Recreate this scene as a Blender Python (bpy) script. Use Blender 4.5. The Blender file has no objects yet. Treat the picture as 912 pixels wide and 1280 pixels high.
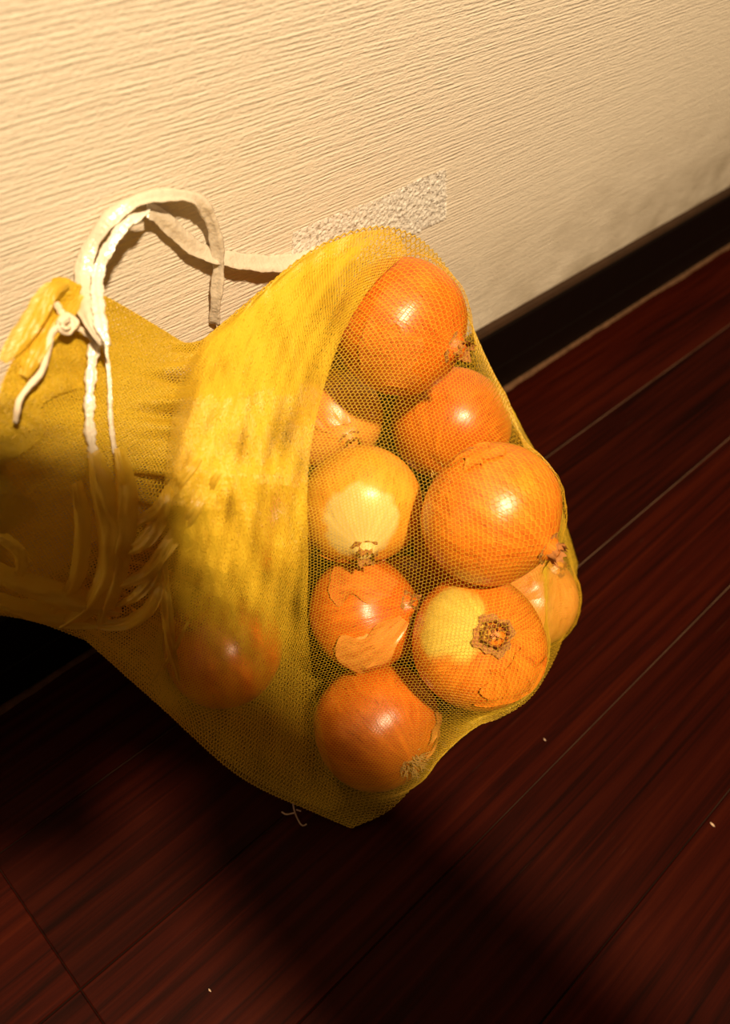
import bpy, math, random
import numpy as np
from mathutils import Vector, Matrix

random.seed(7)
RNG = np.random.default_rng(11)
S = bpy.context.scene
COL = S.collection

# ------------------------------------------------------------------ camera
F = 1103.1                                   # focal length in pixels of the 912x1280 frame
CAM = np.array([0.0, -0.28, 0.5085])
ROT = np.array([[0.7201733, 0.4778950, -0.5029580],
                [-0.6819970, 0.6207485, -0.3867189],
                [0.1273994, 0.6215204, 0.7729694]])
cd = bpy.data.cameras.new('camera')
cam = bpy.data.objects.new('camera', cd)
COL.objects.link(cam)
M = Matrix(ROT.tolist()).to_4x4()
M.translation = Vector(CAM)
cam.matrix_world = M
cd.sensor_fit = 'VERTICAL'
cd.sensor_height = 36.0
cd.sensor_width = 36.0
cd.lens = F / 1280 * 36.0
cd.clip_start = 0.01
cd.dof.use_dof = True
cd.dof.focus_distance = 0.46
cd.dof.aperture_fstop = 6.5
S.camera = cam

# ------------------------------------------------------------------ light and exposure
wd = bpy.data.worlds.new('world')
S.world = wd
wd.use_nodes = True
wd.node_tree.nodes['Background'].inputs[0].default_value = (1.0, 0.62, 0.30, 1)
wd.node_tree.nodes['Background'].inputs[1].default_value = 0.085

LAMP = Vector((-0.115, -0.80, 1.66))          # warm ceiling lamp above and behind the camera
ld = bpy.data.lights.new('ceiling_lamp_light', 'AREA')
ld.shape = 'DISK'
ld.size = 0.085
ld.energy = 53
ld.color = (1.0, 0.75, 0.45)
lo = bpy.data.objects.new('ceiling_lamp_light', ld)
COL.objects.link(lo)
lo.location = LAMP
lo.rotation_euler = (Vector((0.25, -0.05, 0.1)) - LAMP).to_track_quat('-Z', 'Y').to_euler()

S.view_settings.view_transform = 'Standard'
S.view_settings.look = 'None'
S.view_settings.gamma = 1.0
S.view_settings.use_curve_mapping = False
S.view_settings.exposure = 0.35
S.cycles.use_denoising = True
S.cycles.denoiser = 'OPENIMAGEDENOISE'
S.cycles.denoising_input_passes = 'RGB_ALBEDO_NORMAL'
S.cycles.max_bounces = 12
S.cycles.transparent_max_bounces = 32

# ------------------------------------------------------------------ helpers
def world_at(px, py, dep):
    """world point seen at a pixel of the photograph, dep metres along the view axis"""
    return CAM + ROT @ np.array([(px - 456) / F, -(py - 640) / F, -1.0]) * dep

def project(X):
    q = (np.asarray(X) - CAM) @ ROT
    return np.stack([456 + F * q[..., 0] / -q[..., 2], 640 - F * q[..., 1] / -q[..., 2], -q[..., 2]], -1)

def wall_at(px, py, y=0.0):
    d = ROT @ np.array([(px - 456) / F, -(py - 640) / F, -1.0])
    return CAM + d * ((y - CAM[1]) / d[1])

def floor_at(px, py, z=0.0):
    d = ROT @ np.array([(px - 456) / F, -(py - 640) / F, -1.0])
    return CAM + d * ((z - CAM[2]) / d[2])

def mesh(name, verts, faces, mat=None, parent=None, smooth=True):
    me = bpy.data.meshes.new(name)
    me.from_pydata([tuple(map(float, v)) for v in verts], [], [tuple(map(int, f)) for f in faces])
    me.update()
    return link(name, me, mat, parent, smooth)

def fast_mesh(name, verts, quads, mat=None, parent=None, smooth=False):
    me = bpy.data.meshes.new(name)
    verts = np.asarray(verts, np.float32); quads = np.asarray(quads, np.int32)
    me.vertices.add(len(verts)); me.vertices.foreach_set('co', verts.ravel())
    me.loops.add(quads.size); me.loops.foreach_set('vertex_index', quads.ravel())
    me.polygons.add(len(quads))
    me.polygons.foreach_set('loop_start', np.arange(0, quads.size, quads.shape[1], dtype=np.int32))
    me.update(calc_edges=True)
    return link(name, me, mat, parent, smooth)

def link(name, me, mat, parent, smooth):
    if smooth:
        me.polygons.foreach_set('use_smooth', [True] * len(me.polygons))
    if mat: me.materials.append(mat)
    o = bpy.data.objects.new(name, me)
    COL.objects.link(o)
    if parent is not None:
        o.parent = parent
    return o

def empty(name, loc=(0, 0, 0)):
    o = bpy.data.objects.new(name, None)
    o.empty_display_size = 0.02
    COL.objects.link(o)
    o.location = loc
    return o

def tag(o, label, cat, group=None):
    o['label'] = label
    o['category'] = cat
    if group: o['group'] = group
    return o

def box_vf(x0, x1, y0, y1, z0, z1, bev=0.0):
    """box whose top edges are chamfered"""
    b = bev
    v = [(x0, y0, z0), (x1, y0, z0), (x1, y1, z0), (x0, y1, z0),
         (x0, y0, z1 - b), (x1, y0, z1 - b), (x1, y1, z1 - b), (x0, y1, z1 - b)]
    f = [(3, 2, 1, 0), (0, 1, 5, 4), (1, 2, 6, 5), (2, 3, 7, 6), (3, 0, 4, 7)]
    if b > 0:
        v += [(x0 + b, y0 + b, z1), (x1 - b, y0 + b, z1), (x1 - b, y1 - b, z1), (x0 + b, y1 - b, z1)]
        f += [(4, 5, 9, 8), (5, 6, 10, 9), (6, 7, 11, 10), (7, 4, 8, 11), (8, 9, 10, 11)]
    else:
        f += [(4, 5, 6, 7)]
    return v, f

def resample(P, n):
    """smooth curve through control points, n samples evenly spaced"""
    P = np.asarray(P, float)
    Q = np.vstack([2 * P[0] - P[1], P, 2 * P[-1] - P[-2]])
    out = []
    for i in range(len(P) - 1):
        p0, p1, p2, p3 = Q[i:i + 4]
        for t in np.linspace(0, 1, 24, endpoint=False):
            out.append(0.5 * (2 * p1 + (p2 - p0) * t + (2 * p0 - 5 * p1 + 4 * p2 - p3) * t * t + (3 * p1 - p0 - 3 * p2 + p3) * t ** 3))
    out.append(P[-1])
    out = np.array(out)
    L = np.concatenate([[0], np.cumsum(np.linalg.norm(np.diff(out, axis=0), axis=1))])
    s = np.linspace(0, L[-1], n)
    return np.stack([np.interp(s, L, out[:, k]) for k in range(out.shape[1])], 1)

def frames(P, up):
    T = np.gradient(P, axis=0); T /= np.linalg.norm(T, axis=1)[:, None]
    up = np.broadcast_to(np.asarray(up, float), P.shape)
    Bn = np.cross(T, up); Bn /= np.linalg.norm(Bn, axis=1)[:, None] + 1e-9
    N = np.cross(Bn, T)
    return T, Bn, N

def sweep(P, section, up, closed_ends=True):
    """section(k) -> (m,2) outline in the (side, normal) plane at sample k"""
    T, Bn, N = frames(P, up)
    V = []; Fc = []
    for k in range(len(P)):
        s = section(k)
        V += list(P[k] + s[:, :1] * Bn[k] + s[:, 1:] * N[k])
    m = len(section(0))
    for k in range(len(P) - 1):
        for a in range(m):
            b = (a + 1) % m
            Fc.append((k * m + a, k * m + b, (k + 1) * m + b, (k + 1) * m + a))
    if closed_ends:
        Fc.append(tuple(range(m - 1, -1, -1)))
        Fc.append(tuple(range((len(P) - 1) * m, len(P) * m)))
    return V, Fc

def ring(rx, ry, m=8):
    a = np.linspace(0, 2 * np.pi, m, endpoint=False)
    return np.stack([rx * np.cos(a), ry * np.sin(a)], 1)

# ------------------------------------------------------------------ materials
class NT:
    def __init__(self, name):
        self.m = bpy.data.materials.new(name); self.m.use_nodes = True
        self.t = self.m.node_tree; self.b = self.t.nodes['Principled BSDF']
        self.out = self.t.nodes['Material Output']
    def n(self, typ, **kw):
        nd = self.t.nodes.new(typ)
        for k, v in kw.items():
            if k.startswith('i_'):
                key = k[2:]
                nd.inputs[int(key) if key.isdigit() else key.replace('_', ' ')].default_value = v
            else: setattr(nd, k, v)
        return nd
    def l(self, a, b): self.t.links.new(a, b)
    def coord(self, scale=(1, 1, 1), kind='Object'):
        tc = self.n('ShaderNodeTexCoord'); mp = self.n('ShaderNodeMapping')
        mp.inputs['Scale'].default_value = scale
        self.l(tc.outputs[kind], mp.inputs[0]); return mp.outputs[0]
    def noise(self, vec, scale, detail=3, rough=.5, dist=0.0):
        nd = self.n('ShaderNodeTexNoise')
        nd.inputs['Scale'].default_value = scale; nd.inputs['Detail'].default_value = detail
        nd.inputs['Roughness'].default_value = rough; nd.inputs['Distortion'].default_value = dist
        self.l(vec, nd.inputs['Vector']); return nd.outputs['Fac']
    def ramp(self, fac, stops):
        r = self.n('ShaderNodeValToRGB')
        while len(r.color_ramp.elements) < len(stops): r.color_ramp.elements.new(0.5)
        for e, (p, c) in zip(r.color_ramp.elements, stops):
            e.position = p; e.color = (*c, 1) if len(c) == 3 else c
        self.l(fac, r.inputs[0]); return r.outputs[0]
    def mix(self, fac, a, b, blend='MIX'):
        m = self.n('ShaderNodeMix', data_type='RGBA', blend_type=blend)
        for s, v in ((m.inputs[0], fac), (m.inputs[6], a), (m.inputs[7], b)):
            if hasattr(v, 'is_linked'): self.l(v, s)
            else: s.default_value = v if isinstance(v, (int, float)) else (*v, 1)
        return m.outputs[2]
    def math(self, op, a, b=0.0, c=0.0):
        m = self.n('ShaderNodeMath', operation=op)
        for s, v in zip(m.inputs, (a, b, c)):
            if hasattr(v, 'is_linked'): self.l(v, s)
            else: s.default_value = v
        return m.outputs[0]
    def bump(self, h, strength, dist):
        b = self.n('ShaderNodeBump'); b.inputs['Strength'].default_value = strength
        b.inputs['Distance'].default_value = dist
        self.l(h, b.inputs['Height']); self.l(b.outputs[0], self.b.inputs['Normal']); return b
    def set(self, **kw):
        for k, v in kw.items(): self.b.inputs[k.replace('_', ' ')].default_value = v

def wallpaper_mat():
    k = NT('wallpaper')
    a = k.noise(k.coord((60, 1, 900)), 1.0, 2.0, .6, .0)
    c = k.noise(k.coord((14, 1, 300)), 1.0, 1.0, .5)
    g = k.noise(k.coord((420, 1, 800)), 1.0, 2.0, .6)
    h = k.math('ADD', k.math('MULTIPLY', a, 1.0), k.math('MULTIPLY', c, .6))
    h = k.math('ADD', h, k.math('MULTIPLY', g, .75))
    sz = k.n('ShaderNodeSeparateXYZ'); k.l(k.coord(), sz.inputs[0])
    wob = k.noise(k.coord((16, 1, 110)), 1.0, 2, .5)
    rib = k.math('SINE', k.math('ADD', k.math('MULTIPLY', sz.outputs[2], 2700.0), k.math('MULTIPLY', wob, 13.0)))
    h = k.math('ADD', h, k.math('MULTIPLY', rib, k.math('MULTIPLY', k.noise(k.coord((30, 1, 90)), 1.0, 2), .22)))
    k.bump(h, .46, .0015)
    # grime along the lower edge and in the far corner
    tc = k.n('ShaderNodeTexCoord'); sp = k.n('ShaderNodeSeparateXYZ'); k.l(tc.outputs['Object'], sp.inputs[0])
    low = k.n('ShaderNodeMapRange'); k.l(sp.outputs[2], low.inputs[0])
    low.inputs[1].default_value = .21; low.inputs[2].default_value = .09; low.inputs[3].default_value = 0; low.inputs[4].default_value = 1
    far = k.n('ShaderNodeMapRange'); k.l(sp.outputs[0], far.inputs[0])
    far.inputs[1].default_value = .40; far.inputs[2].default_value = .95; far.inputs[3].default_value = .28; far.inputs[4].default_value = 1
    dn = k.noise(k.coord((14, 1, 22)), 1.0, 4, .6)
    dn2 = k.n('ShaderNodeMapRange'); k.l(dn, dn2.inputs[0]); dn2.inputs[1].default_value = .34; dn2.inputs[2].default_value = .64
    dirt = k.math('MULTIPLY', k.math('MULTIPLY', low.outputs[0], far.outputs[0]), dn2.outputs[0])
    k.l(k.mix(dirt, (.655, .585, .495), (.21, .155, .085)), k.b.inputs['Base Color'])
    k.set(Roughness=.62); k.b.inputs['Specular IOR Level'].default_value = .25
    return k.m

def wood_mat():
    k = NT('dark_floor_wood')
    oi = k.n('ShaderNodeObjectInfo')
    v = k.n('ShaderNodeVectorMath', operation='ADD'); k.l(k.coord((1, 1, 1)), v.inputs[0])
    cmb = k.n('ShaderNodeCombineXYZ'); k.l(k.math('MULTIPLY', oi.outputs['Random'], 37.0), cmb.inputs[0]); k.l(k.math('MULTIPLY', oi.outputs['Random'], 11.0), cmb.inputs[1])
    k.l(cmb.outputs[0], v.inputs[1])
    mp = k.n('ShaderNodeMapping'); mp.inputs['Scale'].default_value = (5, 170, 1); k.l(v.outputs[0], mp.inputs[0])
    a = k.noise(mp.outputs[0], 1.0, 4, .6, .6)
    mp2 = k.n('ShaderNodeMapping'); mp2.inputs['Scale'].default_value = (26, 900, 1); k.l(v.outputs[0], mp2.inputs[0])
    fl = k.noise(mp2.outputs[0], 1.0, 2, .5)
    c = k.ramp(a, [(.30, (.0055, .0007, .0003)), (.52, (.018, .0017, .0005)), (.75, (.029, .0034, .0008))])
    fleck = k.n('ShaderNodeMapRange'); k.l(fl, fleck.inputs[0]); fleck.inputs[1].default_value = .72; fleck.inputs[2].default_value = .80
    tone = k.math('ADD', k.math('MULTIPLY', oi.outputs['Random'], .5), .75)
    hsv = k.n('ShaderNodeHueSaturation'); k.l(c, hsv.inputs['Color']); k.l(tone, hsv.inputs['Value'])
    k.l(k.mix(k.math('MULTIPLY', fleck.outputs[0], .35), hsv.outputs[0], (.05, .025, .016)), k.b.inputs['Base Color'])
    k.bump(a, .25, .0006)
    k.set(Roughness=.5); k.b.inputs['Specular IOR Level'].default_value = .035
    return k.m

def plain(name, col, rough=.6, spec=.3, noise=0.0, nscale=200):
    k = NT(name)
    k.set(Roughness=rough); k.b.inputs['Specular IOR Level'].default_value = spec
    if noise:
        f = k.noise(k.coord(), nscale, 3)
        k.l(k.mix(f, tuple(c * (1 - noise) for c in col), tuple(min(1, c * (1 + noise)) for c in col)), k.b.inputs['Base Color'])
        k.bump(f, .3, .001)
    else:
        k.b.inputs['Base Color'].default_value = (*col, 1)
    return k.m

def net_mat(name, col, trans, gloss=.12, rough=.35):
    k = NT(name)
    d = k.n('ShaderNodeBsdfDiffuse'); d.inputs[0].default_value = (*col, 1)
    t = k.n('ShaderNodeBsdfTranslucent'); t.inputs[0].default_value = (*col, 1)
    m1 = k.n('ShaderNodeMixShader'); m1.inputs[0].default_value = trans
    k.l(d.outputs[0], m1.inputs[1]); k.l(t.outputs[0], m1.inputs[2])
    g = k.n('ShaderNodeBsdfGlossy'); g.inputs['Roughness'].default_value = rough
    m2 = k.n('ShaderNodeMixShader'); m2.inputs[0].default_value = gloss
    k.l(m1.outputs[0], m2.inputs[1]); k.l(g.outputs[0], m2.inputs[2])
    k.l(m2.outputs[0], k.out.inputs[0])
    return k.m

def film_mat(name, col, alpha, bscale, bstr, rough=.2, trans=.4, gloss=.25):
    """thin milky plastic: part see-through, part white, glossy and wrinkled"""
    k = NT(name)
    n = k.noise(k.coord(), bscale, 3, .6)
    bp = k.n('ShaderNodeBump'); bp.inputs['Strength'].default_value = bstr; bp.inputs['Distance'].default_value = .002
    k.l(n, bp.inputs['Height'])
    d = k.n('ShaderNodeBsdfDiffuse'); d.inputs[0].default_value = (*col, 1)
    t = k.n('ShaderNodeBsdfTranslucent'); t.inputs[0].default_value = (*col, 1)
    g = k.n('ShaderNodeBsdfGlossy'); g.inputs['Roughness'].default_value = rough
    tr = k.n('ShaderNodeBsdfTransparent')
    for s in (d, t, g): k.l(bp.outputs[0], s.inputs['Normal'])
    m1 = k.n('ShaderNodeMixShader'); m1.inputs[0].default_value = trans; k.l(d.outputs[0], m1.inputs[1]); k.l(t.outputs[0], m1.inputs[2])
    m2 = k.n('ShaderNodeMixShader'); m2.inputs[0].default_value = gloss; k.l(m1.outputs[0], m2.inputs[1]); k.l(g.outputs[0], m2.inputs[2])
    m3 = k.n('ShaderNodeMixShader'); m3.inputs[0].default_value = alpha; k.l(tr.outputs[0], m3.inputs[1]); k.l(m2.outputs[0], m3.inputs[2])
    k.l(m3.outputs[0], k.out.inputs[0])
    return k.m

def onion_mat(name, dark, light, patch=None, patch_col=(.80, .55, .16), size=.6, soft=.25):
    """papery skin: meridian streaks about the onion's own axis; patch = axis-space direction of a bare pale area"""
    k = NT(name)
    tc = k.n('ShaderNodeTexCoord'); sp = k.n('ShaderNodeSeparateXYZ'); k.l(tc.outputs['Object'], sp.inputs[0])
    ang = k.math('ARCTAN2', sp.outputs[1], sp.outputs[0])
    cs = k.math('COSINE', ang); sn = k.math('SINE', ang)
    cmb = k.n('ShaderNodeCombineXYZ'); k.l(cs, cmb.inputs[0]); k.l(sn, cmb.inputs[1]); k.l(k.math('MULTIPLY', sp.outputs[2], 9.0), cmb.inputs[2])
    st = k.noise(cmb.outputs[0], 9.0, 5, .62)
    bl = k.noise(tc.outputs['Object'], 48.0, 4, .55)
    c = k.ramp(k.math('ADD', k.math('MULTIPLY', st, .65), k.math('MULTIPLY', bl, .35)), [(.30, dark), (.52, tuple((a + b) / 2 for a, b in zip(dark, light))), (.72, light)])
    veins = k.noise(cmb.outputs[0], 30.0, 2, .5)
    vm = k.n('ShaderNodeMapRange'); k.l(veins, vm.inputs[0]); vm.inputs[1].default_value = .60; vm.inputs[2].default_value = .72
    c = k.mix(k.math('MULTIPLY', vm.outputs[0], .7), c, tuple(x * .55 for x in dark))
    if patch is not None:
        nv = k.n('ShaderNodeVectorMath', operation='NORMALIZE'); k.l(tc.outputs['Object'], nv.inputs[0])
        dt = k.n('ShaderNodeVectorMath', operation='DOT_PRODUCT'); k.l(nv.outputs[0], dt.inputs[0])
        dt.inputs[1].default_value = tuple(Vector(patch).normalized())
        e = k.math('ADD', dt.outputs['Value'], k.math('MULTIPLY', k.math('SUBTRACT', k.noise(tc.outputs['Object'], 60, 3), .5), .35))
        mr = k.n('ShaderNodeMapRange', interpolation_type='SMOOTHSTEP'); k.l(e, mr.inputs[0]); mr.inputs[1].default_value = size; mr.inputs[2].default_value = size + soft
        pc = k.ramp(st, [(.3, tuple(x * .72 for x in patch_col)), (.7, patch_col)])
        c = k.mix(mr.outputs[0], c, pc)
    k.l(c, k.b.inputs['Base Color'])
    k.bump(k.math('ADD', st, k.math('MULTIPLY', veins, .4)), .22, .0012)
    k.set(Roughness=.34)
    k.b.inputs['Specular IOR Level'].default_value = .65
    k.b.inputs['Subsurface Weight'].default_value = .08
    k.b.inputs['Subsurface Radius'].default_value = (.006, .0025, .001)
    k.b.inputs['Subsurface Scale'].default_value = .5
    return k.m

M_WALL = wallpaper_mat()
M_WOOD = wood_mat()
def groove_mat():
    k = NT('dusty_groove')
    tc = k.n('ShaderNodeTexCoord'); sp = k.n('ShaderNodeSeparateXYZ'); k.l(tc.outputs['Object'], sp.inputs[0])
    a = k.n('ShaderNodeMapRange'); k.l(k.math('ADD', sp.outputs[0], k.math('MULTIPLY', sp.outputs[1], 1.3)), a.inputs[0])
    a.inputs[1].default_value = -.12; a.inputs[2].default_value = .22
    n = k.noise(k.coord(), 22, 4, .6)
    k.l(k.mix(k.math('MULTIPLY', a.outputs[0], k.math('MULTIPLY', n, 1.5)), (.006, .003, .002), (.12, .07, .045)), k.b.inputs['Base Color'])
    k.set(Roughness=.9); k.b.inputs['Specular IOR Level'].default_value = .05
    return k.m
M_GROOVE = groove_mat()
M_BASE = plain('black_brown_trim', (.004, .0022, .0016), .45, .12, .25, 60)
M_BASETOP = plain('worn_trim_edge', (.028, .013, .006), .6, .2, .4, 80)
M_DUST = plain('dusty_sealant', (.085, .043, .022), .9, .1, .6, 150)
M_NET = net_mat('yellow_net_thread', (.82, .585, .040), .45, .03)
M_FOLD = net_mat('yellow_gathered_net', (.85, .55, .05), .5, .06)
M_CORD = film_mat('white_plastic_cord', (.72, .64, .53), .93, 160, .7, .3, .2, .12)
M_CORD_SHINY = film_mat('shiny_white_cord', (.93, .87, .77), 1.0, 220, 1.0, .22, .15)
M_VEIL = film_mat('yellow_gathered_film', (.80, .56, .05), .80, 240, .35, .4, .5, .05)
M_WHITE = plain('white_thread', (.66, .55, .42), .6, .3, .2, 400)
M_TAPE = film_mat('clear_packing_tape', (1.0, .97, .93), .62, 300, .9, .13, .0, .20)

# ------------------------------------------------------------------ wall, baseboard, floor
WY = 0.008                                     # wall face; the baseboard front is y = 0
v, f = box_vf(-0.9, 1.9, WY, WY + .1, 0, 1.6)
mesh('wall_back', v, f, M_WALL, None, False)['kind'] = 'structure'

bh = .0855
base = empty('baseboard_back', (0, 0, 0)); base['kind'] = 'structure'
prof = [(WY, 0.0), (0, 0.0), (0, .0335), (.0006, .0345), (.0006, .0355), (0, .0365), (0, bh - .0055), (.0015, bh - .003)]
def prism(name, prof, x0, x1, mat, parent):
    n = len(prof)
    V = [(x0, a, b) for a, b in prof] + [(x1, a, b) for a, b in prof]
    Fc = [(i, (i + 1) % n, n + (i + 1) % n, n + i) for i in range(n)] + [tuple(range(n - 1, -1, -1)), tuple(range(n, 2 * n))]
    return mesh(name, V, Fc, mat, parent, False)
prism('board', prof + [(WY, bh - .003)], -.9, 1.9, M_BASE, base)
prism('worn_edge', [(WY, bh - .003), (.0013, bh - .003), (.003, bh), (WY, bh)], -.9, 1.9, M_BASETOP, base)

# sealant bead with dust along the foot of the baseboard, uneven width
xs = np.linspace(-.6, 1.7, 240)
wv = .0034 + .0011 * np.sin(xs * 37) * np.sin(xs * 13 + 1) + RNG.normal(0, .0004, len(xs))
V = []; Fc = []
for i, x in enumerate(xs):
    V += [(x, -.0003, .0002), (x, -.0003, .0030), (x, -wv[i] * .55, .0022), (x, -wv[i], .0002)]
    if i:
        a = 4 * (i - 1); b = 4 * i
        Fc += [(a, a + 1, b + 1, b), (a + 1, a + 2, b + 2, b + 1), (a + 2, a + 3, b + 3, b + 2)]
mesh('trim_1', V, Fc, M_DUST, None)['kind'] = 'structure'

fl = empty('floor', (0, 0, 0)); fl['kind'] = 'structure'
v, f = box_vf(-.9, 1.9, -1.25, WY, -.02, -.0009)
mesh('subfloor', v, f, M_GROOVE, fl, False)
PW = .085
rows = [(-.0752, .0)] + [(-.0752 - PW * (i + 1), -.0752 - PW * i) for i in range(13)]
g = .00036
for i, (y0, y1) in enumerate(rows):
    cuts = [-.9, .0055, .98, 1.9] if i < 5 else [-.9, -.42 + .31 * (i % 3), .55 + .27 * (i % 2), 1.9]
    for a, b in zip(cuts[:-1], cuts[1:]):
        dz = random.uniform(-.00015, .0001)
        v, f = box_vf(a + g * .6 - (a + b) / 2, b - g * .6 - (a + b) / 2, y0 + g - (y0 + y1) / 2, y1 - g - (y0 + y1) / 2, -.012, 0, .0005)
        p = mesh('plank', v, f, M_WOOD, fl, False)
        p.location = ((a + b) / 2, (y0 + y1) / 2, dz)

# ------------------------------------------------------------------ onions
PROFILE = np.array([(0, -.84), (.07, -.87), (.16, -.875), (.30, -.85), (.52, -.77), (.74, -.62), (.90, -.40), (.985, -.14),
                    (1.0, .08), (.955, .32), (.84, .56), (.66, .74), (.46, .86), (.29, .935), (.19, .99), (.14, 1.05), (.115, 1.10), (.06, 1.115), (0, 1.11)])

def lobes(seed):
    ph = np.random.default_rng(seed).uniform(0, 6.28, 4)
    return ph, lambda a: 1 + .018 * np.sin(2 * a + ph[0]) + .012 * np.sin(3 * a + ph[1]) + .008 * np.sin(5 * a + ph[2])

def onion_body(R, seed, squash=1.0):
    P = resample(PROFILE, 44)
    nu = 56
    a = np.linspace(0, 2 * np.pi, nu, endpoint=False)
    ph, lobe = lobes(seed)
    lob = lobe(a)
    V = []; Fc = []
    for k in range(1, len(P) - 1):
        rr, zz = P[k]
        rr = max(rr, .004)
        V += [(R * rr * lob[j] * np.cos(a[j]), R * rr * lob[j] * np.sin(a[j]), R * (zz * squash + .012 * np.sin(2 * a[j] + ph[3]))) for j in range(nu)]
    m = len(P) - 2
    for k in range(m - 1):
        for j in range(nu):
            b = (j + 1) % nu
            Fc.append((k * nu + j, k * nu + b, (k + 1) * nu + b, (k + 1) * nu + j))
    Fc.append(tuple(range(nu - 1, -1, -1))); Fc.append(tuple(range((m - 1) * nu, m * nu)))
    return V, Fc

def skin_patch(R, th0, th1, z0, z1, lift, seed, body_seed, n=34, m=20):
    """a loose flake of papery skin hugging the bulb, ragged and curling at its edges"""
    r = np.random.default_rng(seed)
    ph, lobe = lobes(body_seed)
    P = resample(PROFILE, 160)
    jj = np.linspace(0, 1, n)
    rag = lambda A: A * (np.sin(jj * 4 + r.uniform(0, 6)) + .5 * np.sin(jj * 9 + r.uniform(0, 6)) + .22 * np.sin(jj * 21 + r.uniform(0, 6)))
    e0 = rag(.05); e1 = rag(.05) * min(1, max(.1, (.97 - z1) * 4))
    V = []; Fc = []
    for j in range(n):
        th = th0 + (th1 - th0) * j / (n - 1)
        for i in range(m):
            t = i / (m - 1)
            zz = (z0 + e0[j]) * (1 - t) + (z1 + e1[j]) * t
            k = np.interp(zz, P[12:-3, 1], np.arange(12, len(P) - 3))
            rr = np.interp(k, np.arange(len(P)), P[:, 0])
            ed = max(abs(2 * t - 1), abs(2 * j / (n - 1) - 1))
            up = 1.012 + .6 * lift * max(0, ed - .55) ** 1.5 * (1 + .7 * math.sin(j * .35 + seed) * math.sin(i * .5)) * 2
            tht = th + .10 * math.sin(i * .6 + seed) * (abs(2 * j / (n - 1) - 1))
            q = rr * float(lobe(th)) + (up - 1) * (.35 + .65 * rr)
            V.append((R * q * math.cos(tht), R * q * math.sin(tht), R * (zz + .012 * math.sin(2 * th + ph[3]) + (up - 1) * zz * .8)))
    for j in range(n - 1):
        for i in range(m - 1):
            a = j * m + i
            Fc.append((a, a + m, a + m + 1, a + 1))
    return V, Fc

def neck_stub(R, seed, L=.20, w=.16):
    """dry, split, papery neck"""
    r = np.random.default_rng(seed)
    nu = 30; V = []; Fc = []
    prof = [(1.45, -.10), (1.05, -.02), (.85, .08), (.8, .6), (.95, 1.0)]
    jag = r.uniform(.55, 1.15, nu)
    for k, (q, h) in enumerate(prof):
        for j in range(nu):
            a = 2 * np.pi * j / nu
            pl = 1 + .10 * math.sin(4 * a + seed) + .09 * math.sin(9 * a)
            hh = h * (jag[j] if k >= 3 else 1)
            V.append((R * w * q * pl * math.cos(a), R * w * q * pl * math.sin(a), R * (1.0 + L * hh)))
    for k in range(len(prof) - 1):
        for j in range(nu):
            b = (j + 1) % nu
            Fc.append((k * nu + j, k * nu + b, (k + 1) * nu + b, (k + 1) * nu + j))
    return V, Fc

def root_tuft(R, seed, n=26, L=.16):
    r = np.random.default_rng(seed)
    V = []; Fc = []
    for i in range(n):
        a = r.uniform(0, 6.28); q = r.uniform(.02, .2)
        p = np.array([q * math.cos(a), q * math.sin(a), -.87])
        d = np.array([math.cos(a) * .6, math.sin(a) * .6, -1.0]) + r.normal(0, .4, 3)
        pts = [p]
        for s in range(4):
            d = d + r.normal(0, .45, 3); d[2] = min(d[2], .25)
            pts.append(pts[-1] + d / np.linalg.norm(d) * L * r.uniform(.2, .42))
        pts = np.array(pts) * R
        s_ = ring(R * .014, R * .014, 4)
        vv, ff = sweep(pts, lambda k: s_ * (1 - .15 * k), (.3, .5, .8))
        o = len(V); V += vv; Fc += [tuple(x + o for x in q_) for q_ in ff]
    return V, Fc

C_ = dict(
    amber=((.46, .080, .004), (.86, .28, .020)),
    rust=((.40, .052, .003), (.80, .205, .011)),
    gold=((.66, .21, .010), (.92, .46, .045)),
    tan=((.58, .17, .016), (.88, .42, .08)))
M_FLAKE = onion_mat('loose_skin_paper', (.52, .13, .015), (.86, .36, .07))
M_FLAKE_DARK = onion_mat('loose_skin_rust', (.42, .08, .010), (.75, .24, .03))
M_STUB = plain('dry_neck_paper', (.30, .12, .03), .75, .2, .55, 500)
M_ROOT = plain('dry_roots', (.42, .26, .09), .8, .2, .4, 500)

def cam_dir(x, y, z):
    """direction given as right, up, towards the viewer"""
    d = ROT @ np.array([x, y, z], float)
    return d / np.linalg.norm(d)

SPHERES = []
def onion(center, R, axis, mat, label, seed, roll=0.0, flakes=(), stub=(.20, .16), tuft=True, fibres=False, squash=1.0):
    e = empty('onion', center)
    z = Vector(axis).normalized()
    q = z.to_track_quat('Z', 'Y')
    e.rotation_mode = 'QUATERNION'
    e.rotation_quaternion = q @ Matrix.Rotation(roll, 3, 'Z').to_quaternion()
    tag(e, label, 'onion', 'brown onions in the yellow net bag')
    v, f = onion_body(R, seed, squash)
    mesh('bulb', v, f, mat, e)
    if stub:
        v, f = neck_stub(R, seed, *stub); mesh('dry_neck', v, f, M_STUB, e)
    if tuft:
        v, f = root_tuft(R, seed, *((64, .15) if tuft == 'large' else (26, .16))); mesh('roots', v, f, M_ROOT, e)
    if fibres:
        v, f = root_tuft(R, seed + 3, 34, .14)
        mesh('dry_fibres', [(x * .75, y * .75, .24 * R - z) for x, y, z in v], f, M_STUB, e)
    for (t0, t1, z0, z1, lift, mt) in flakes:
        v, f = skin_patch(R, t0, t1, z0, z1, lift, 100 + seed + int(t0 * 10) + int(z0 * 10) + 60, seed)
        mesh('loose_skin', v, f, mt or mat, e)
    SPHERES.append((np.array(center, float), R * 1.025))
    if stub: SPHERES.append((np.array(center, float) + np.array(z) * R * 1.06, R * .22))
    return e

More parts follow.
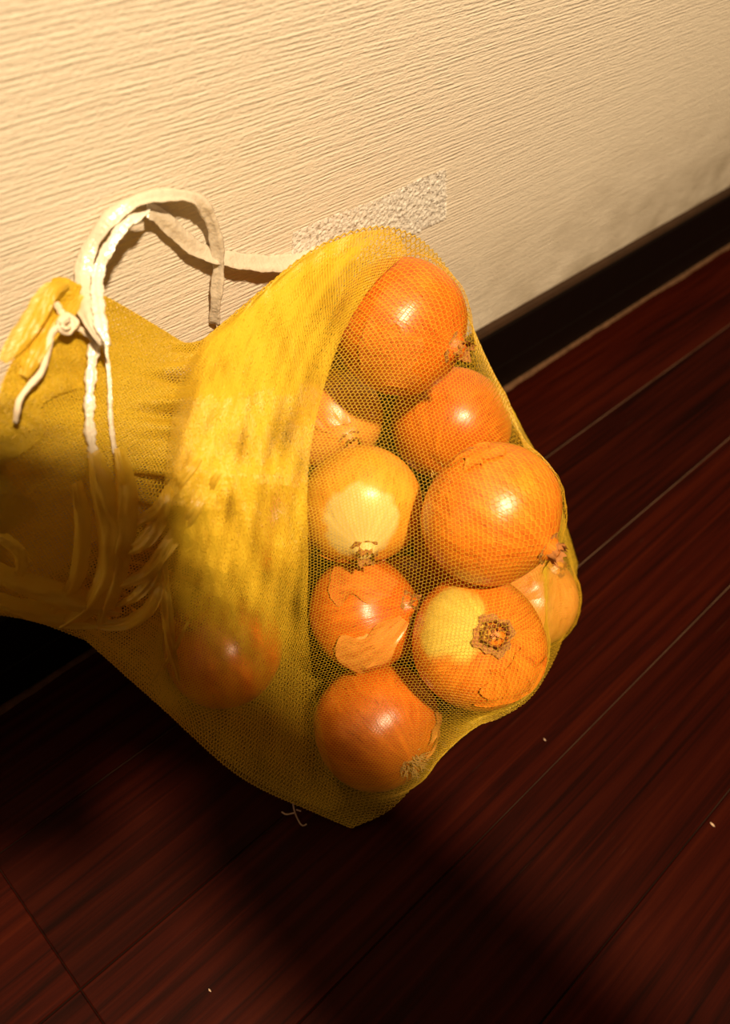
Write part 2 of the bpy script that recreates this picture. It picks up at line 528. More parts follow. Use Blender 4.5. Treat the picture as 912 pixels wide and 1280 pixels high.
def local_dir(e_axis, roll, d):
    q = Vector(e_axis).normalized().to_track_quat('Z', 'Y') @ Matrix.Rotation(roll, 3, 'Z').to_quaternion()
    return tuple(q.inverted() @ Vector(d))

def toward(center, x, y, z=1.0):
    """world direction from an onion's centre to its visible side offset right/up by fractions of the radius"""
    v = CAM - np.array(center); v /= np.linalg.norm(v)
    r = ROT[:, 0] - v * (ROT[:, 0] @ v); r /= np.linalg.norm(r)
    u = np.cross(v, r)
    zz = math.sqrt(max(0, 1 - x * x - y * y)) * (1 if z >= 0 else -1)
    return r * x + u * y + v * zz

def ang(axis, roll, d):
    l = local_dir(axis, roll, d); return math.atan2(l[1], l[0]), l[2]

P1 = (.2883, -.0560, .2176); A1 = toward(P1, .80, -.30)
onion(P1, .0356, A1, onion_mat('onion_skin_top', *C_['rust']), 'dark orange onion at the very top of the pile against the wall', 1,
      flakes=[(ang(A1, 0, toward(P1, .3, -.45))[0] - .5, ang(A1, 0, toward(P1, .3, -.45))[0] + .6, .1, .78, .05, M_FLAKE_DARK)])
P2 = (.3315, -.0760, .1341)
A2 = toward(P2, .25, .70, -1)
onion(P2, .0359, A2, onion_mat('onion_skin_upper', *C_['rust']), 'shiny orange onion half hidden below the topmost onion, right of the dark gap', 2, tuft=False)
P3 = (.2647, -.1531, .1776); A3 = toward(P3, .80, -.49)
onion(P3, .0357, A3, onion_mat('onion_skin_big', *C_['amber']), 'largest glossy orange onion bulging at the right middle of the pile', 3,
      flakes=[(ang(A3, 0, toward(P3, -.5, .75))[0] - .45, ang(A3, 0, toward(P3, -.5, .75))[0] + .1, -.5, -.05, .06, None)])
P4 = (.2391, -.0929, .1447); A4 = toward(P4, .05, -.74)
onion(P4, .0325, A4, onion_mat('onion_skin_pale', *C_['gold'], patch=local_dir(A4, 0, toward(P4, -.05, -.38)), patch_col=(.86, .64, .21), size=.77, soft=.09),
      'pale golden onion with a cream patch and torn skin at its lower end', 4,
      flakes=[(ang(A4, 0, toward(P4, 0, -.99))[0] - .8, ang(A4, 0, toward(P4, 0, -.99))[0] + .5, .35, .88, .10, M_FLAKE_DARK)])
P5 = (.2194, -.1246, .0929); A5 = toward(P5, .80, .16)
onion(P5, .0316, A5, onion_mat('onion_skin_flaky', *C_['rust'], patch=local_dir(A5, 0, toward(P5, .1, -.62)), patch_col=(.85, .45, .12), size=.955, soft=.02),
      'flaky orange onion with layered torn skin under the pale golden one', 5,
      flakes=[(ang(A5, 0, toward(P5, .2, .3))[0] - .9, ang(A5, 0, toward(P5, .2, .3))[0] + .1, .05, .88, .09, M_FLAKE_DARK),
              (ang(A5, 0, toward(P5, .3, -.4))[0] - .3, ang(A5, 0, toward(P5, .3, -.4))[0] + .5, -.1, .93, .10, M_FLAKE)])
P6 = (.2430, -.1837, .1153); A6 = toward(P6, .22, .10)
onion(P6, .0353, A6, onion_mat('onion_skin_stem', *C_['amber'], patch=local_dir(A6, 0, toward(P6, -.42, .28)), patch_col=(.74, .53, .085), size=.80, soft=.12),
      'onion turning its dry ringed stem end and a yellow bare patch upward', 6, stub=(.17, .20), fibres=True,
      flakes=[(ang(A6, 0, toward(P6, .5, -.4))[0] - .7, ang(A6, 0, toward(P6, .5, -.4))[0] + .6, .40, .88, .07, None)])
P7 = (.2019, -.1651, .0398); A7 = toward(P7, -.58, .62, -1)
onion(P7, .0369, A7, onion_mat('onion_skin_low', *C_['rust']), 'orange onion lowest in the front corner of the bag, roots showing', 7, tuft='large',
      flakes=[(ang(A7, 0, toward(P7, .95, -.2))[0] - .5, ang(A7, 0, toward(P7, .95, -.2))[0] + .4, -.84, -.5, .08, M_FLAKE)])
P8 = (.3440, -.1632, .0350); A8 = toward(P8, .55, .62)
onion(P8, .0328, A8, onion_mat('onion_skin_far', *C_['tan']), 'tan onion peeking out at the right edge beneath the largest onion', 8,
      flakes=[(ang(A8, 0, toward(P8, .1, .35))[0] - .6, ang(A8, 0, toward(P8, .1, .35))[0] + .4, .2, .8, .09, M_FLAKE)])
P9 = (.1656, -.0694, .0384); A9 = toward(P9, -.5, .5)
onion(P9, .0354, A9, onion_mat('onion_skin_veiled', *C_['rust']), 'onion glowing dimly behind the gathered net on the left of the pile', 9)
P10 = (.2772, -.0290, .1343); A10 = toward(P10, .35, -.45)
onion(P10, .0296, A10, onion_mat('onion_skin_back', *C_['tan']), 'onion with peeling skin wedged behind, between the topmost and the pale golden one', 10,
      flakes=[(ang(A10, 0, toward(P10, .2, -.2))[0] - .5, ang(A10, 0, toward(P10, .2, -.2))[0] + .6, .25, .9, .10, M_FLAKE)])
P11 = (.2254, -.0370, .0865); A11 = toward(P11, -.5, .5)
onion(P11, .0335, A11, onion_mat('onion_skin_hidden', *C_['rust']), 'onion buried behind the veil of net left of the pale golden one', 11)

# the onions at the heart of the pile that carry the visible ones, seen only through the gaps
M_CORE = onion_mat('onion_skin_core', *C_['rust'])
for i, (c, R, ax, lab) in enumerate([
        ((.2990, -.1330, .1020), .0345, (.3, .6, .5), 'onion deep inside the bag, filling the dark gap behind the stem-end onion'),
        ((.2730, -.1190, .0370), .0345, (-.5, .3, .8), 'onion on the floor of the bag, hidden behind the lowest front onion'),
        ((.3060, -.0500, .0400), .0345, (.2, -.5, .8), 'onion at the foot of the wall in the bag, hidden under all the others')]):
    onion(c, R, ax, M_CORE, lab, 12 + i, stub=(.12, .12), tuft=False)

# ------------------------------------------------------------------ net bag: a membrane drawn tight over the onions
SC = np.array([c for c, r in SPHERES]); SR = np.array([r for c, r in SPHERES]) + .0012
NS, NTT = 84, 44                        # rows from seam to mouth, columns from left edge to right edge
def px(*pts): return np.array([world_at(*p) for p in pts])
seam = px((440, 1035, .507), (490, 1010, .505), (540, 955, .503), (575, 914, .500), (620, 899, .498), (668, 866, .51), (706, 790, .565), (722, 705, .630))
left = px((440, 1035, .507), (400, 1018, .506), (300, 970, .500), (200, 882, .495), (108, 800, .470), (40, 775, .435), (-30, 765, .40), (-80, 755, .385))
right = px((722, 705, .630), (705, 650, .605), (690, 600, .59), (662, 553, .58), (640, 513, .57), (596, 425, .545), (572, 358, .520), (534, 308, .492), (490, 286, .468), (440, 290, .450), (380, 320, .436),
           (300, 386, .425), (240, 437, .415), (190, 405, .392), (135, 373, .370), (84, 350, .352))
mouth_f = px((-80, 755, .385), (-60, 640, .355), (-20, 540, .340), (6, 480, .335), (34, 415, .338), (66, 352, .344), (84, 350, .352))
mouth_b = px((-80, 755, .385), (-110, 640, .400), (-60, 520, .390), (0, 440, .372), (50, 375, .36), (84, 350, .352))
s_ = np.linspace(0, 1, NS); t_ = np.linspace(0, 1, NTT)
# left edge: the neck falls at fraction kN of both edges
def edge(P, n, k_neck, frac):
    A = resample(P[:k_neck + 1], 400); B = resample(P[k_neck:], 200)
    nA = int(round(n * frac))
    return np.vstack([resample(A, nA + 1)[:-1], resample(B, n - nA)])
FR = .72
eL = edge(left, NS, 4, FR); eR = edge(right, NS, 12, FR)
def coons(m1):
    c0 = resample(seam, NTT); c1 = resample(m1, NTT)
    s = s_[:, None, None]; t = t_[None, :, None]
    return ((1 - s) * c0[None] + s * c1[None] + (1 - t) * eL[:, None] + t * eR[:, None]
            - (1 - s) * (1 - t) * c0[0] - (1 - s) * t * c0[-1] - s * (1 - t) * c1[0] - s * t * c1[-1])

def clamp(X):
    X[..., 2] = np.maximum(X[..., 2], .0028)
    X[..., 1] = np.minimum(X[..., 1], -.0012)
    return X
def push(X, SR_=SR):
    for c, r in zip(SC, SR_):
        d = X - c; L = np.linalg.norm(d, axis=-1)
        m = L < r
        if m.any():
            X[m] = c + d[m] / L[m][:, None] * r
    return X
def relax(X, pin, iters):
    X0 = X.copy()
    for it in range(iters):
        A = X.copy()
        A[1:-1, 1:-1] = .25 * (X[2:, 1:-1] + X[:-2, 1:-1] + X[1:-1, 2:] + X[1:-1, :-2])
        X = X + .9 * (A - X)
        X[pin] = X0[pin]
        X = clamp(push(X))
    return X
pin = np.zeros((NS, NTT), bool); pin[0] = pin[-1] = True; pin[:, 0] = pin[:, -1] = True
bul = (np.sin(np.pi * s_)[:, None] * np.sin(np.pi * t_)[None])[..., None]
bul = bul ** .6
body = (np.clip((FR + .02 - s_) / .12, 0, 1))[:, None, None]
front = coons(mouth_f) + bul * body * np.array([-.03, -.15, .14])
front = front + bul * (1 - body) * (ROT[:, 2] * .02)
front = relax(front, pin, 700)
back = coons(mouth_b) + bul * body * np.array([.10, .22, -.14])
back = relax(clamp(back), pin, 500)

# slack of the back panel billowing out past the right edge
rowR = project(eR)[:, 1]
wR = np.exp(-((rowR - 510) / 72) ** 2)[:, None] * np.exp(-((1 - t_) / .16) ** 2)[None] * (1 - np.exp(-((1 - t_) / .03) ** 2))[None]
wR = wR * (s_ < .45)[:, None]
back = clamp(back + wR[..., None] * (ROT[:, 0] * .015 + ROT[:, 1] * .003))

def upsample(X, ns, nt):
    a = np.linspace(0, X.shape[0] - 1, ns); b = np.linspace(0, X.shape[1] - 1, nt)
    i = np.minimum(a.astype(int), X.shape[0] - 2); u = (a - i)[:, None, None]
    j = np.minimum(b.astype(int), X.shape[1] - 2); w = (b - j)[None, :, None]
    g = lambda di, dj: X[i + di][:, j + dj]
    return (1 - u) * (1 - w) * g(0, 0) + u * (1 - w) * g(1, 0) + (1 - u) * w * g(0, 1) + u * w * g(1, 1)

def normals(X):
    a = np.gradient(X, axis=0); b = np.gradient(X, axis=1)
    n = np.cross(a, b); n /= np.linalg.norm(n, axis=-1)[..., None] + 1e-12
    return n

def threads(name, X, rad, mat, parent, keep=None, seed=0, hexa=.28):
    """hexagonal knit: zigzag threads along the rows of X tied to their neighbours at every other stitch; three-sided threads"""
    ns, nt = X.shape[:2]
    r = np.random.default_rng(seed)
    I, J = np.meshgrid(np.arange(ns), np.arange(nt), indexing='ij')
    dj = np.gradient(X, axis=1)
    sg = np.where((I + J) % 2 == 0, 1.0, -1.0)[..., None]
    Y = X + dj * hexa * sg + r.normal(0, 1, X.shape) * .00007
    N = normals(X)
    idx = I * nt + J
    e1 = np.stack([idx[:-1].ravel(), idx[1:].ravel()], 1)
    m = ((I + J) % 2 == 0)[:, :-1]
    e2 = np.stack([idx[:, :-1][m], idx[:, 1:][m]], 1)
    E = np.vstack([e1, e2])
    if keep is not None:
        kf = keep.ravel(); E = E[kf[E[:, 0]] & kf[E[:, 1]]]
    Yf = Y.reshape(-1, 3); Nf = N.reshape(-1, 3)
    rf = np.broadcast_to(rad, (ns, nt)).reshape(-1)
    A = Yf[E[:, 0]]; B = Yf[E[:, 1]]; n = Nf[E[:, 0]]
    d = B - A; L = np.linalg.norm(d, axis=1)
    ok = L > 1e-7; A, B, n, d, L, E = A[ok], B[ok], n[ok], d[ok], L[ok], E[ok]
    d = d / L[:, None]
    sd = np.cross(d, n); sd /= np.linalg.norm(sd, axis=1)[:, None] + 1e-12
    n = np.cross(sd, d)
    ra = rf[E[:, 0]][:, None]; rb = rf[E[:, 1]][:, None]
    V = []
    for q, rr in ((A, ra), (B, rb)):
        for an in (math.pi / 2, math.pi * 7 / 6, math.pi * 11 / 6):
            V.append(q + rr * (math.cos(an) * sd + math.sin(an) * n))
    V = np.stack(V, 1).reshape(-1, 3)
    o = np.arange(len(A))[:, None] * 6
    Q = np.concatenate([o + [[0, 1, 4, 3]], o + [[1, 2, 5, 4]], o + [[2, 0, 3, 5]]], 0)
    ob = fast_mesh(name, V, Q, mat, parent)
    ob['kind'] = 'stuff'
    return ob

bag = empty('net_bag', (.28, -.19, 0))
tag(bag, 'yellow plastic net bag full of onions leaning on the white wall', 'net bag')
BI = Matrix.Translation(Vector(bag.location)).inverted()

def sub(o):
    """keep a part where it was modelled, in world units, under the bag"""
    o.matrix_parent_inverse = BI
    return o

def crumple(a, b, amp, seed, n=14, f0=5, f1=40):
    r = np.random.default_rng(seed); h = 0
    for _ in range(n):
        fa, fb = r.uniform(-1, 1, 2); fr = r.uniform(f0, f1)
        h = h + np.sin((fa * a + fb * b) * fr + r.uniform(0, 6.28)) * (f0 / fr) ** .5
    return amp * h / n ** .5
FN = (400, 210)
fX = upsample(front, *FN)
# pleats gathered by the drawstring at the neck
ss = np.linspace(0, 1, FN[0])[:, None]; tt = np.linspace(0, 1, FN[1])[None]
amp = .0040 * np.exp(-((ss - FR - .0) / np.where(ss > FR, .07, .13)) ** 2) * np.sin(np.pi * tt) ** .5 * (1 + .5 * np.sin(tt * 23 + 4 * ss))
wav = np.sin(tt * 2 * np.pi * 9 + 1.5 * np.sin(ss * 5) + 2.2 * np.sin(tt * 7 + 3 * ss)) + .6 * np.sin(tt * 2 * np.pi * 17 + 2 + 3 * ss) 
fX = fX + normals(fX) * (amp * wav)[..., None]
fX = fX + normals(fX) * (.0010 * np.sin(tt * 61 + 9 * ss) * np.sin(ss * 43 + 5 * tt) * (1 - np.exp(-((ss - .4) / .5) ** 4)))[..., None]
fX = fX + ROT[:, 2] * (np.clip((ss - FR - .02) / .08, 0, 1) * np.sin(np.pi * tt) ** .5 * crumple(ss * 3, tt, .0022, 12, 14, 4, 22))[..., None]
rad_f = .000094 + .00018 * np.clip((ss - .45) / .3, 0, 1) + 0 * tt
sub(threads('front_net', fX, rad_f, M_NET, bag, seed=1))
bX = upsample(back, 270, 150)
sb = np.linspace(0, 1, 270)[:, None] + np.zeros((1, 150))
sub(threads('back_net', bX, .00014 + .00030 * np.clip((sb - .26) / .2, 0, 1), M_NET, bag, seed=2))

def surf_depth(grid):
    pr = project(grid.reshape(-1, 3))
    def on(x, y, off=0.0):
        d2 = (pr[:, 0] - x) ** 2 + (pr[:, 1] - y) ** 2
        k = np.argsort(d2)[:12]
        return world_at(x, y, pr[k, 2].min() - off)
    return on
on_front = surf_depth(fX)


def px_grid(E0, E1, n0, n1):
    """ruled grid in the bag's surface between two outlines, draped just over the front net"""
    A = resample(np.array(E0, float), n0); B = resample(np.array(E1, float), n0)
    w = np.linspace(0, 1, n1)[None, :, None]
    return A[:, None] * (1 - w) + B[:, None] * w

def drape(G, off, smooth=6):
    """G (n,m,2) outline points -> 3D points lying off metres above the front net"""
    n, m = G.shape[:2]
    D = np.zeros((n, m))
    P = pr_front
    for i in range(n):
        d2 = (P[:, None, 0] - G[i][None, :, 0]) ** 2 + (P[:, None, 1] - G[i][None, :, 1]) ** 2
        k = np.argsort(d2, axis=0)[:4]
        D[i] = P[k, 2].min(0)
    for _ in range(smooth):
        E = np.pad(D, 1, mode='edge')
        D = np.minimum(D, .25 * (E[2:, 1:-1] + E[:-2, 1:-1] + E[1:-1, 2:] + E[1:-1, :-2]))
    D = D - off
    q = np.stack([(G[..., 0] - 456) / F, -(G[..., 1] - 640) / F, -np.ones((n, m))], -1)
    return CAM + (q @ ROT.T) * D[..., None]
pr_front = project(fX[::3, ::3].reshape(-1, 3))

# slack fold of the net lying over the left half of the pile, its crease running down across the onions
crease = [(432, 1008), (410, 950), (393, 862), (385, 770), (386, 700), (384, 620), (388, 560), (400, 500), (416, 448), (436, 400), (470, 350), (508, 316)]
neck = [(120, 800), (160, 770), (190, 700), (200, 640), (206, 600), (210, 560), (214, 530), (218, 505), (222, 485), (228, 465), (236, 450), (246, 434)]
G = px_grid(crease, neck, 60, 60)
top = resample(np.array([(508, 316), (490, 289), (440, 293), (380, 323), (300, 389), (246, 434)], float), 60)
bot = resample(np.array([(432, 1008), (398, 1010), (300, 962), (200, 874), (120, 800)], float), 60)
u = np.linspace(0, 1, 60)[:, None, None]
G = G + (1 - u) ** 2 * (bot - G[0])[None] + u ** 2 * (top - G[-1])[None]
fold = drape(G, .0035, 60)
fX2 = upsample(fold, 250, 170)
a2 = np.linspace(0, 1, 250)[:, None]; b2 = np.linspace(0, 1, 170)[None]
wob = crumple(a2 * 4, b2 * 3, .0018, 31, 16, 4, 30) * np.sin(np.pi * b2) ** .5 * np.clip((1 - b2) / .3, 0, 1)
wob = wob + .011 * np.exp(-((a2 - .36) / .17) ** 2) * np.sin(np.pi * np.clip(b2 * .75 + .25, 0, 1)) ** .8
fX2 = fX2 + ROT[:, 2] * wob[..., None]
cl = (np.sin(a2 * 19 + 2.5 * np.sin(b2 * 8)) * np.sin(b2 * 14 + 3 * np.sin(a2 * 11)) + .6 * np.sin(a2 * 37 + b2 * 23) * np.sin(b2 * 41 - a2 * 13))
rad2 = (.000115 + .00025 * np.clip((a2 - .20) / .30, 0, 1)) * (1 + .48 * cl * (1 - .6 * np.clip((a2 - .6) / .3, 0, 1)))
rad2 = rad2 * (.62 + .38 * np.clip(b2 / .30, 0, 1)) * np.clip((1.02 - b2) / .30, .15, 1)
sub(threads('net_fold', fX2, rad2, M_NET, bag, seed=3))

# hem along the mouth: a doubled, crumpled band of the same net
k0 = int(FN[0] * .86)
hX = upsample(fX[k0:, 4:-1], 84, 200)
ha = np.linspace(0, 1, 84)[:, None]; hb = np.linspace(0, 1, 200)[None]
hX = hX + ROT[:, 2] * (.0014 + crumple(ha, hb * 5, .0012, 5))[..., None]
keep_h = ha > .45 + .25 * np.sin(hb * 9 + 1) * np.sin(hb * 23) + .0 * hb
sub(threads('hem', hX, .00020 + .00022 * np.clip((ha - .3) / .6, 0, 1) + 0 * hb, M_NET, bag, keep=keep_h, seed=4))

def strip(name, pts, width, lift, off, dens=1.0, mat=None, taper=.25, seed=0):
    """a gathered pleat: a narrow arched strip of doubled net following a line on the bag"""
    P2 = resample(np.array(pts, float), 60)
    P = drape(P2[:, None], off, 8)[:, 0]
    for _ in range(6):
        P[1:-1] = .5 * P[1:-1] + .25 * (P[2:] + P[:-2])
    T, Bn, N = frames(P, ROT[:, 2])
    n1 = max(8, int(width / .00085 * dens))
    x = np.linspace(-1, 1, n1)[None, :, None]
    k = np.linspace(0, 1, 60)
    wd = (width / 2 * (taper + (1 - taper) * np.sin(np.pi * np.clip(k * .94 + .03, 0, 1)) ** .7))[:, None, None]
    X = P[:, None] + x * wd * Bn[:, None] + (1 - x ** 2) * lift * N[:, None]
    X = X + N[:, None] * (.0006 * np.sin(x * 7 + k[:, None, None] * 9 + seed))
    L = np.linalg.norm(np.diff(P, axis=0), axis=1).sum()
    kk = np.linspace(0, 1, 60)[:, None]
    X = np.ascontiguousarray(X + N[:, None] * crumple(kk * 3, np.linspace(-1, 1, n1)[None], .0007, seed + 80, 12, 6, 30)[..., None])
    n0 = 60
    idx = np.arange(n0 * n1).reshape(n0, n1)
    Q = np.stack([idx[:-1, :-1], idx[1:, :-1], idx[1:, 1:], idx[:-1, 1:]], -1).reshape(-1, 4)
    return sub(fast_mesh(name, X.reshape(-1, 3), Q, mat or M_VEIL, bag, True))

PLE = [([(146, 668), (172, 652), (196, 637), (214, 612), (250, 575)], .0050),
       ([(144, 690), (172, 682), (193, 662), (202, 640), (212, 610)], .0065),
       ([(126, 733), (160, 727), (186, 714), (204, 690), (249, 628), (275, 590)], .0060),
       ([(146, 757), (172, 743), (192, 722), (203, 700), (214, 680)], .0050),
       ([(100, 778), (150, 781), (182, 765), (197, 738), (199, 700)], .0058),
       ([(205, 690), (207, 740), (212, 800), (224, 850)], .0050),
       ([(236, 776), (216, 815), (192, 850)], .0022)]
for i, (p, wv_) in enumerate(PLE):
    strip('pleat', p, wv_ * 1.15, .0010, .0085, seed=20 + i)
# the bunched neck where the drawstring pulls the net together, and the crumpled hem below it
for i, (p, wv_, lf) in enumerate([([(118, 560), (128, 610), (140, 660), (138, 710), (118, 752), (84, 778)], .013, .006),
                                  ([(150, 560), (158, 620), (152, 680), (140, 740), (128, 775)], .011, .005),
                                  ([(96, 600), (104, 660), (96, 720), (70, 762)], .008, .004)]):
    strip('gather', p, wv_, lf, .007, 1.0, seed=40 + i)
for i, (p, wv_, lf) in enumerate([([(-20, 700), (14, 722), (56, 738), (104, 752), (150, 764)], .012, .006),
                                  ([(-20, 738), (24, 757), (74, 772), (126, 782)], .010, .005),
                                  ([(4, 452), (26, 420), (48, 388), (64, 362), (84, 352)], .009, .0012),
                                  ([(30, 470), (52, 428), (88, 386), (104, 372)], .008, .0012),
                                  ([(-16, 672), (8, 676), (26, 694), (24, 716), (4, 726)], .006, .003)]):
    strip('hem_ruffle', p, wv_, lf, .008 if lf > .002 else .0022, 1.0, seed=50 + i)

# ------------------------------------------------------------------ drawstring of the bag
ds = sub(empty('drawstring', (0, 0, 0)))
ds.parent = bag
ds.matrix_parent_inverse = BI
def cord(name, pts, w0, w1, thick, mat, parent, up=None, n=90, wrinkle=.12, seed=0, m=14, taper=(1, 1)):
    P = resample(np.array([world_at(*p) for p in pts]), n)
    r = np.random.default_rng(seed)
    ph = r.uniform(0, 6, 3)
    def sec(k):
        t = k / (n - 1)
        w = (w0 * (1 - t) + w1 * t) * (1 + wrinkle * math.sin(k * .55 + ph[0]) + .5 * wrinkle * math.sin(k * 1.7 + ph[1]))
        w *= min(1, taper[0] + k / 12) * min(1, taper[1] + (n - 1 - k) / 12)
        s = ring(w / 2, thick / 2, m)
        s[:, 1] += thick * .35 * np.sin(s[:, 0] / w * 9 + ph[2] + k * .05)
        return s
    v, f = sweep(P, sec, ROT[:, 2] if up is None else up)
    return mesh(name, v, f, mat, parent)
def off_wall(pts, gap):
    """pixels and a gap in metres in front of the wall -> pixel, depth triples"""
    out = []
    for p in pts:
        x, y = p[:2]; gp = p[2] if len(p) > 2 else gap
        out.append((x, y, float(project(wall_at(x, y, WY - gp))[2])))
    return out
c1 = cord('cord', [(128, 430, .346), (112, 402, .346)] + off_wall([(103, 352, .012), (112, 310), (138, 272), (174, 249), (215, 243), (246, 250), (262, 272), (270, 300), (273, 335), (270, 372), (268, 404, .003)], .0055),
          .0072, .0058, .0018, M_CORD, ds, seed=1, taper=(.3, 1))
c2 = cord('cord', [(136, 432, .343), (125, 400, .343)] + off_wall([(122, 345, .017), (136, 309, .013), (158, 279, .011), (187, 264, .009)], .010), .0050, .0046, .0016, M_CORD_SHINY, ds, seed=2, taper=(.3, .2))
c2b = cord('cord', off_wall([(184, 262), (196, 268), (212, 282), (230, 299), (250, 313), (278, 322), (312, 328), (346, 330), (374, 325), (404, 309, .002)], .0035), .0075, .0105, .0014, M_CORD, ds, seed=8, wrinkle=.06)
def on_bag(pts, off):
    return [(x, y, float(project(drape(np.array([[(x, y)]], float), off, 0))[0, 0, 2])) for x, y in pts]
c3 = cord('cord', on_bag([(124, 404), (117, 440), (112, 488), (112, 540), (120, 578), (130, 606), (140, 640)], .0045), .0050, .0042, .0026, M_CORD, ds, seed=3, wrinkle=.22)
c4 = cord('cord', on_bag([(131, 428), (136, 470), (138, 520), (143, 560), (150, 590)], .003), .0022, .0016, .0014, M_CORD, ds, seed=4)
kn = on_bag([(74, 403), (84, 396), (94, 404), (86, 414), (76, 408), (84, 400), (92, 410)], .0065)
k1 = cord('knot', kn, .0034, .0034, .0030, M_WHITE, ds, seed=5, n=50, m=8)
for i, (p, w_) in enumerate([([(82, 402), (76, 390), (70, 378)], .0034), ([(86, 404), (104, 414), (118, 426), (127, 430)], .0026),
                             ([(80, 406), (66, 414), (60, 434), (53, 463), (36, 484), (25, 500), (22, 514), (20, 528)], .0026)]):
    cord('tail', on_bag(p, .005), w_, w_ * .8, .0020, M_WHITE, ds, seed=6 + i, n=40, m=8)

# frayed end of the seam thread under the front corner
tv = []; tf = []
for pts in ([(366, 1004, .504), (368, 1014, .505), (372, 1024, .506), (378, 1033, .507), (383, 1030, .507)], [(368, 1016, .505), (358, 1018, .505), (352, 1015, .505)], [(370, 1012, .504), (376, 1014, .504)]):
    P = resample(np.array([world_at(*p) for p in pts]), 14)
    P[:, 2] = np.maximum(P[:, 2], .0008)
    vv, ff = sweep(P, lambda k: ring(.00045, .00045, 6), (0, 0, 1.0001))
    o = len(tv); tv += vv; tf += [tuple(x + o for x in q) for q in ff]
sub(mesh('frayed_thread', tv, tf, plain('frayed_end', (.30, .20, .14), .8, .1), bag))

# ------------------------------------------------------------------ tape holding the drawstring to the wall
x0, z0 = .268, .2075; x1, z1 = .3835, .2445
nx, nz = 120, 44
tp = empty('clear_tape', ((x0 + x1) / 2, WY, (z0 + z1) / 2))
tag(tp, 'strip of crinkled clear tape stuck on the wall above the onion bag', 'tape')
V = []; Fc = []
rt = np.random.default_rng(9)
bub = rt.uniform(0, 1, (nx, nz)) ** 3 * .0011
for i in range(nx):
    for j in range(nz):
        t = i / (nx - 1); q = j / (nz - 1)
        xx = x0 + (x1 - x0 + .011 * (1 - q) + .001 * math.sin(j * 1.9)) * t
        V.append((xx - tp.location.x, -.0004 - bub[i, j], z0 + (z1 - z0) * q - tp.location.z + .0008 * math.sin(t * 9)))
for i in range(nx - 1):
    for j in range(nz - 1):
        a = i * nz + j
        Fc.append((a, a + nz, a + nz + 1, a + 1))
mesh('film', V, Fc, M_TAPE, tp)

# ------------------------------------------------------------------ crumbs on the floor
M_CRUMB = plain('pale_crumb', (.40, .28, .2), .8, .2)
for i, (cx, cy, r_, lab) in enumerate([(680, 925, .0011, 'tiny white crumb on the floor right of the lowest onion'),
                                       (889, 1031, .0015, 'grey crumb on the plank joint near the lower right edge of the floor'),
                                       (262, 1238, .0008, 'tiny pale speck on the floor plank far below the bag')]):
    p = floor_at(cx, cy)
    V, Fc = [], []
    rr = np.random.default_rng(70 + i)
    for k in range(5):
        for j in range(8):
            a = 2 * np.pi * j / 8; h = k / 4
            q = r_ * math.sin(math.pi * (.12 + .8 * h)) * rr.uniform(.6, 1.2)
            V.append((q * math.cos(a) * .6, q * math.sin(a) * 1.4, h * r_ * .9))
    for k in range(4):
        for j in range(8):
            b = (j + 1) % 8
            Fc.append((k * 8 + j, k * 8 + b, k * 8 + 8 + b, k * 8 + 8 + j))
    Fc += [tuple(range(7, -1, -1)), tuple(range(32, 40))]
    o = mesh('crumb', V, Fc, M_CRUMB)
    o.location = p
    tag(o, lab, 'crumb')

# ------------------------------------------------------------------ the phone that takes the picture and the hand around it, above the frame
def L2W(p): return CAM + ROT @ np.array(p, float)
PC = np.array([-.010, .0350, .008])
ph = empty('smartphone', L2W(PC))
tag(ph, 'dark smartphone held above the bag, outside the frame', 'phone')
def rounded_slab(w, h, d, r, n=6):
    out = []
    for cx, cy, a0 in ((w / 2 - r, h / 2 - r, 0), (-w / 2 + r, h / 2 - r, 90), (-w / 2 + r, -h / 2 + r, 180), (w / 2 - r, -h / 2 + r, 270)):
        for k in range(n + 1):
            a = math.radians(a0 + 90 * k / n); out.append((cx + r * math.cos(a), cy + r * math.sin(a)))
    m = len(out); V = []
    for z, sc in ((-d / 2, .975), (-d / 2 + .0012, 1), (d / 2 - .0012, 1), (d / 2, .975)):
        V += [(x * sc, y * sc, z) for x, y in out]
    Fc = [tuple(range(m - 1, -1, -1)), tuple(range(3 * m, 4 * m))]
    for k in range(3):
        Fc += [(k * m + i, k * m + (i + 1) % m, (k + 1) * m + (i + 1) % m, (k + 1) * m + i) for i in range(m)]
    return V, Fc
M_PHONE = plain('black_phone_glass', (.012, .012, .014), .2, .5)
ph.rotation_mode = 'QUATERNION'
ph.rotation_quaternion = Matrix(ROT.tolist()).to_quaternion()
v, f = rounded_slab(.076, .130, .0082, .009); mesh('phone_body', v, f, M_PHONE, ph, False)
v, f = rounded_slab(.069, .118, .0006, .006); o = mesh('screen', v, f, M_PHONE, ph, False); o.location = (0, 0, .0044)
v, f = rounded_slab(.018, .010, .0014, .0049); o = mesh('camera_bump', v, f, M_PHONE, ph, False); o.location = (.010, -.0350, -.0044)

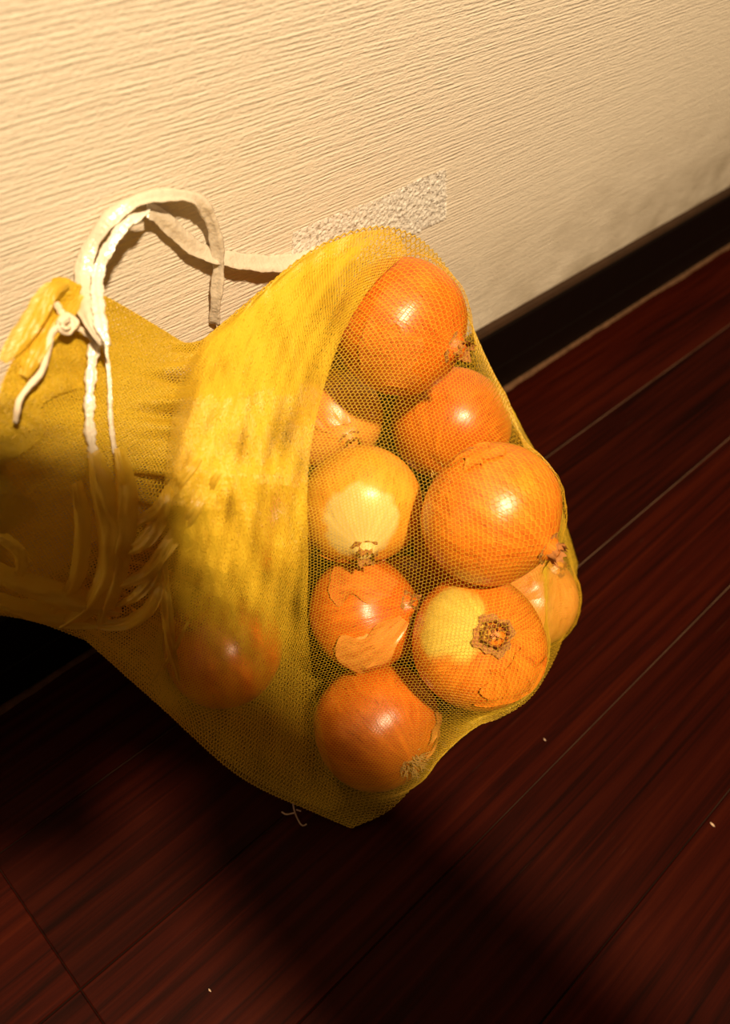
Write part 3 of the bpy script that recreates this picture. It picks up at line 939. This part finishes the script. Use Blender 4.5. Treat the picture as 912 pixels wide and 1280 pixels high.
pe = empty('person', L2W((.05, 0, .10)))
tag(pe, 'person reaching in with one dark-sleeved forearm, holding the phone, outside the frame', 'person')
M_SKIN = plain('skin', (.62, .36, .24), .5, .3, .08, 120)
M_SLEEVE = plain('dark_sleeve', (.03, .032, .04), .9, .1, .3, 300)
wrist = (np.array([.052, -.350, .580]) - CAM) @ ROT
elbow = (np.array([.038, -.62, .670]) - CAM) @ ROT
mid = .5 * (wrist + elbow)
chains = [(elbow, .042), (mid, .038), (wrist, .027)]
verts = [c for c, r in chains]; rads = [r for c, r in chains]; edges = [(0, 1), (1, 2)]
def add(p, r, parent):
    verts.append(np.array(p, float)); rads.append(r); edges.append((parent, len(verts) - 1)); return len(verts) - 1
palm = add((.044, .045, .030), .020, 2)
heel = add((.047, .012, .024), .016, palm)
for y, ln, r in ((.088, .052, .0082), (.069, .056, .0085), (.050, .052, .0082), (.032, .042, .0072)):
    k = add((.037, y, -.002), r + .003, palm)
    a = add((.022, y + .002, -.0125), r, k)
    b = add((.020 - ln * .5, y + .005, -.0125), r * .95, a)
    add((.020 - ln, y + .006, -.0115), r * .8, b)
t1 = add((.030, .018, .0255), .011, heel)
t2 = add((.008, .030, .0235), .0095, t1)
add((-.014, .042, .0215), .0078, t2)
me = bpy.data.meshes.new('hand_and_forearm')
me.from_pydata([tuple(L2W(p) - np.array(pe.location)) for p in verts], edges, [])
arm = bpy.data.objects.new('hand_and_forearm', me); COL.objects.link(arm); arm.parent = pe
me.materials.append(M_SKIN)
sk = arm.modifiers.new('skin', 'SKIN'); sk.use_smooth_shade = True
for d_, r in zip(me.skin_vertices[0].data, rads): d_.radius = (r, r)
me.skin_vertices[0].data[0].use_root = True
ss_ = arm.modifiers.new('sub', 'SUBSURF'); ss_.levels = 1; ss_.render_levels = 2
A_ = np.array([L2W(wrist + (elbow - wrist) * t) for t in np.linspace(.10, 1.15, 40)]) - np.array(pe.location)
v, f = sweep(A_, lambda k: ring(.038 + .010 * min(1, k / 20) + .0012 * math.sin(k * 1.3), .036 + .010 * min(1, k / 20), 20), (0, 0, 1.0))
mesh('sleeve', v, f, M_SLEEVE, pe)
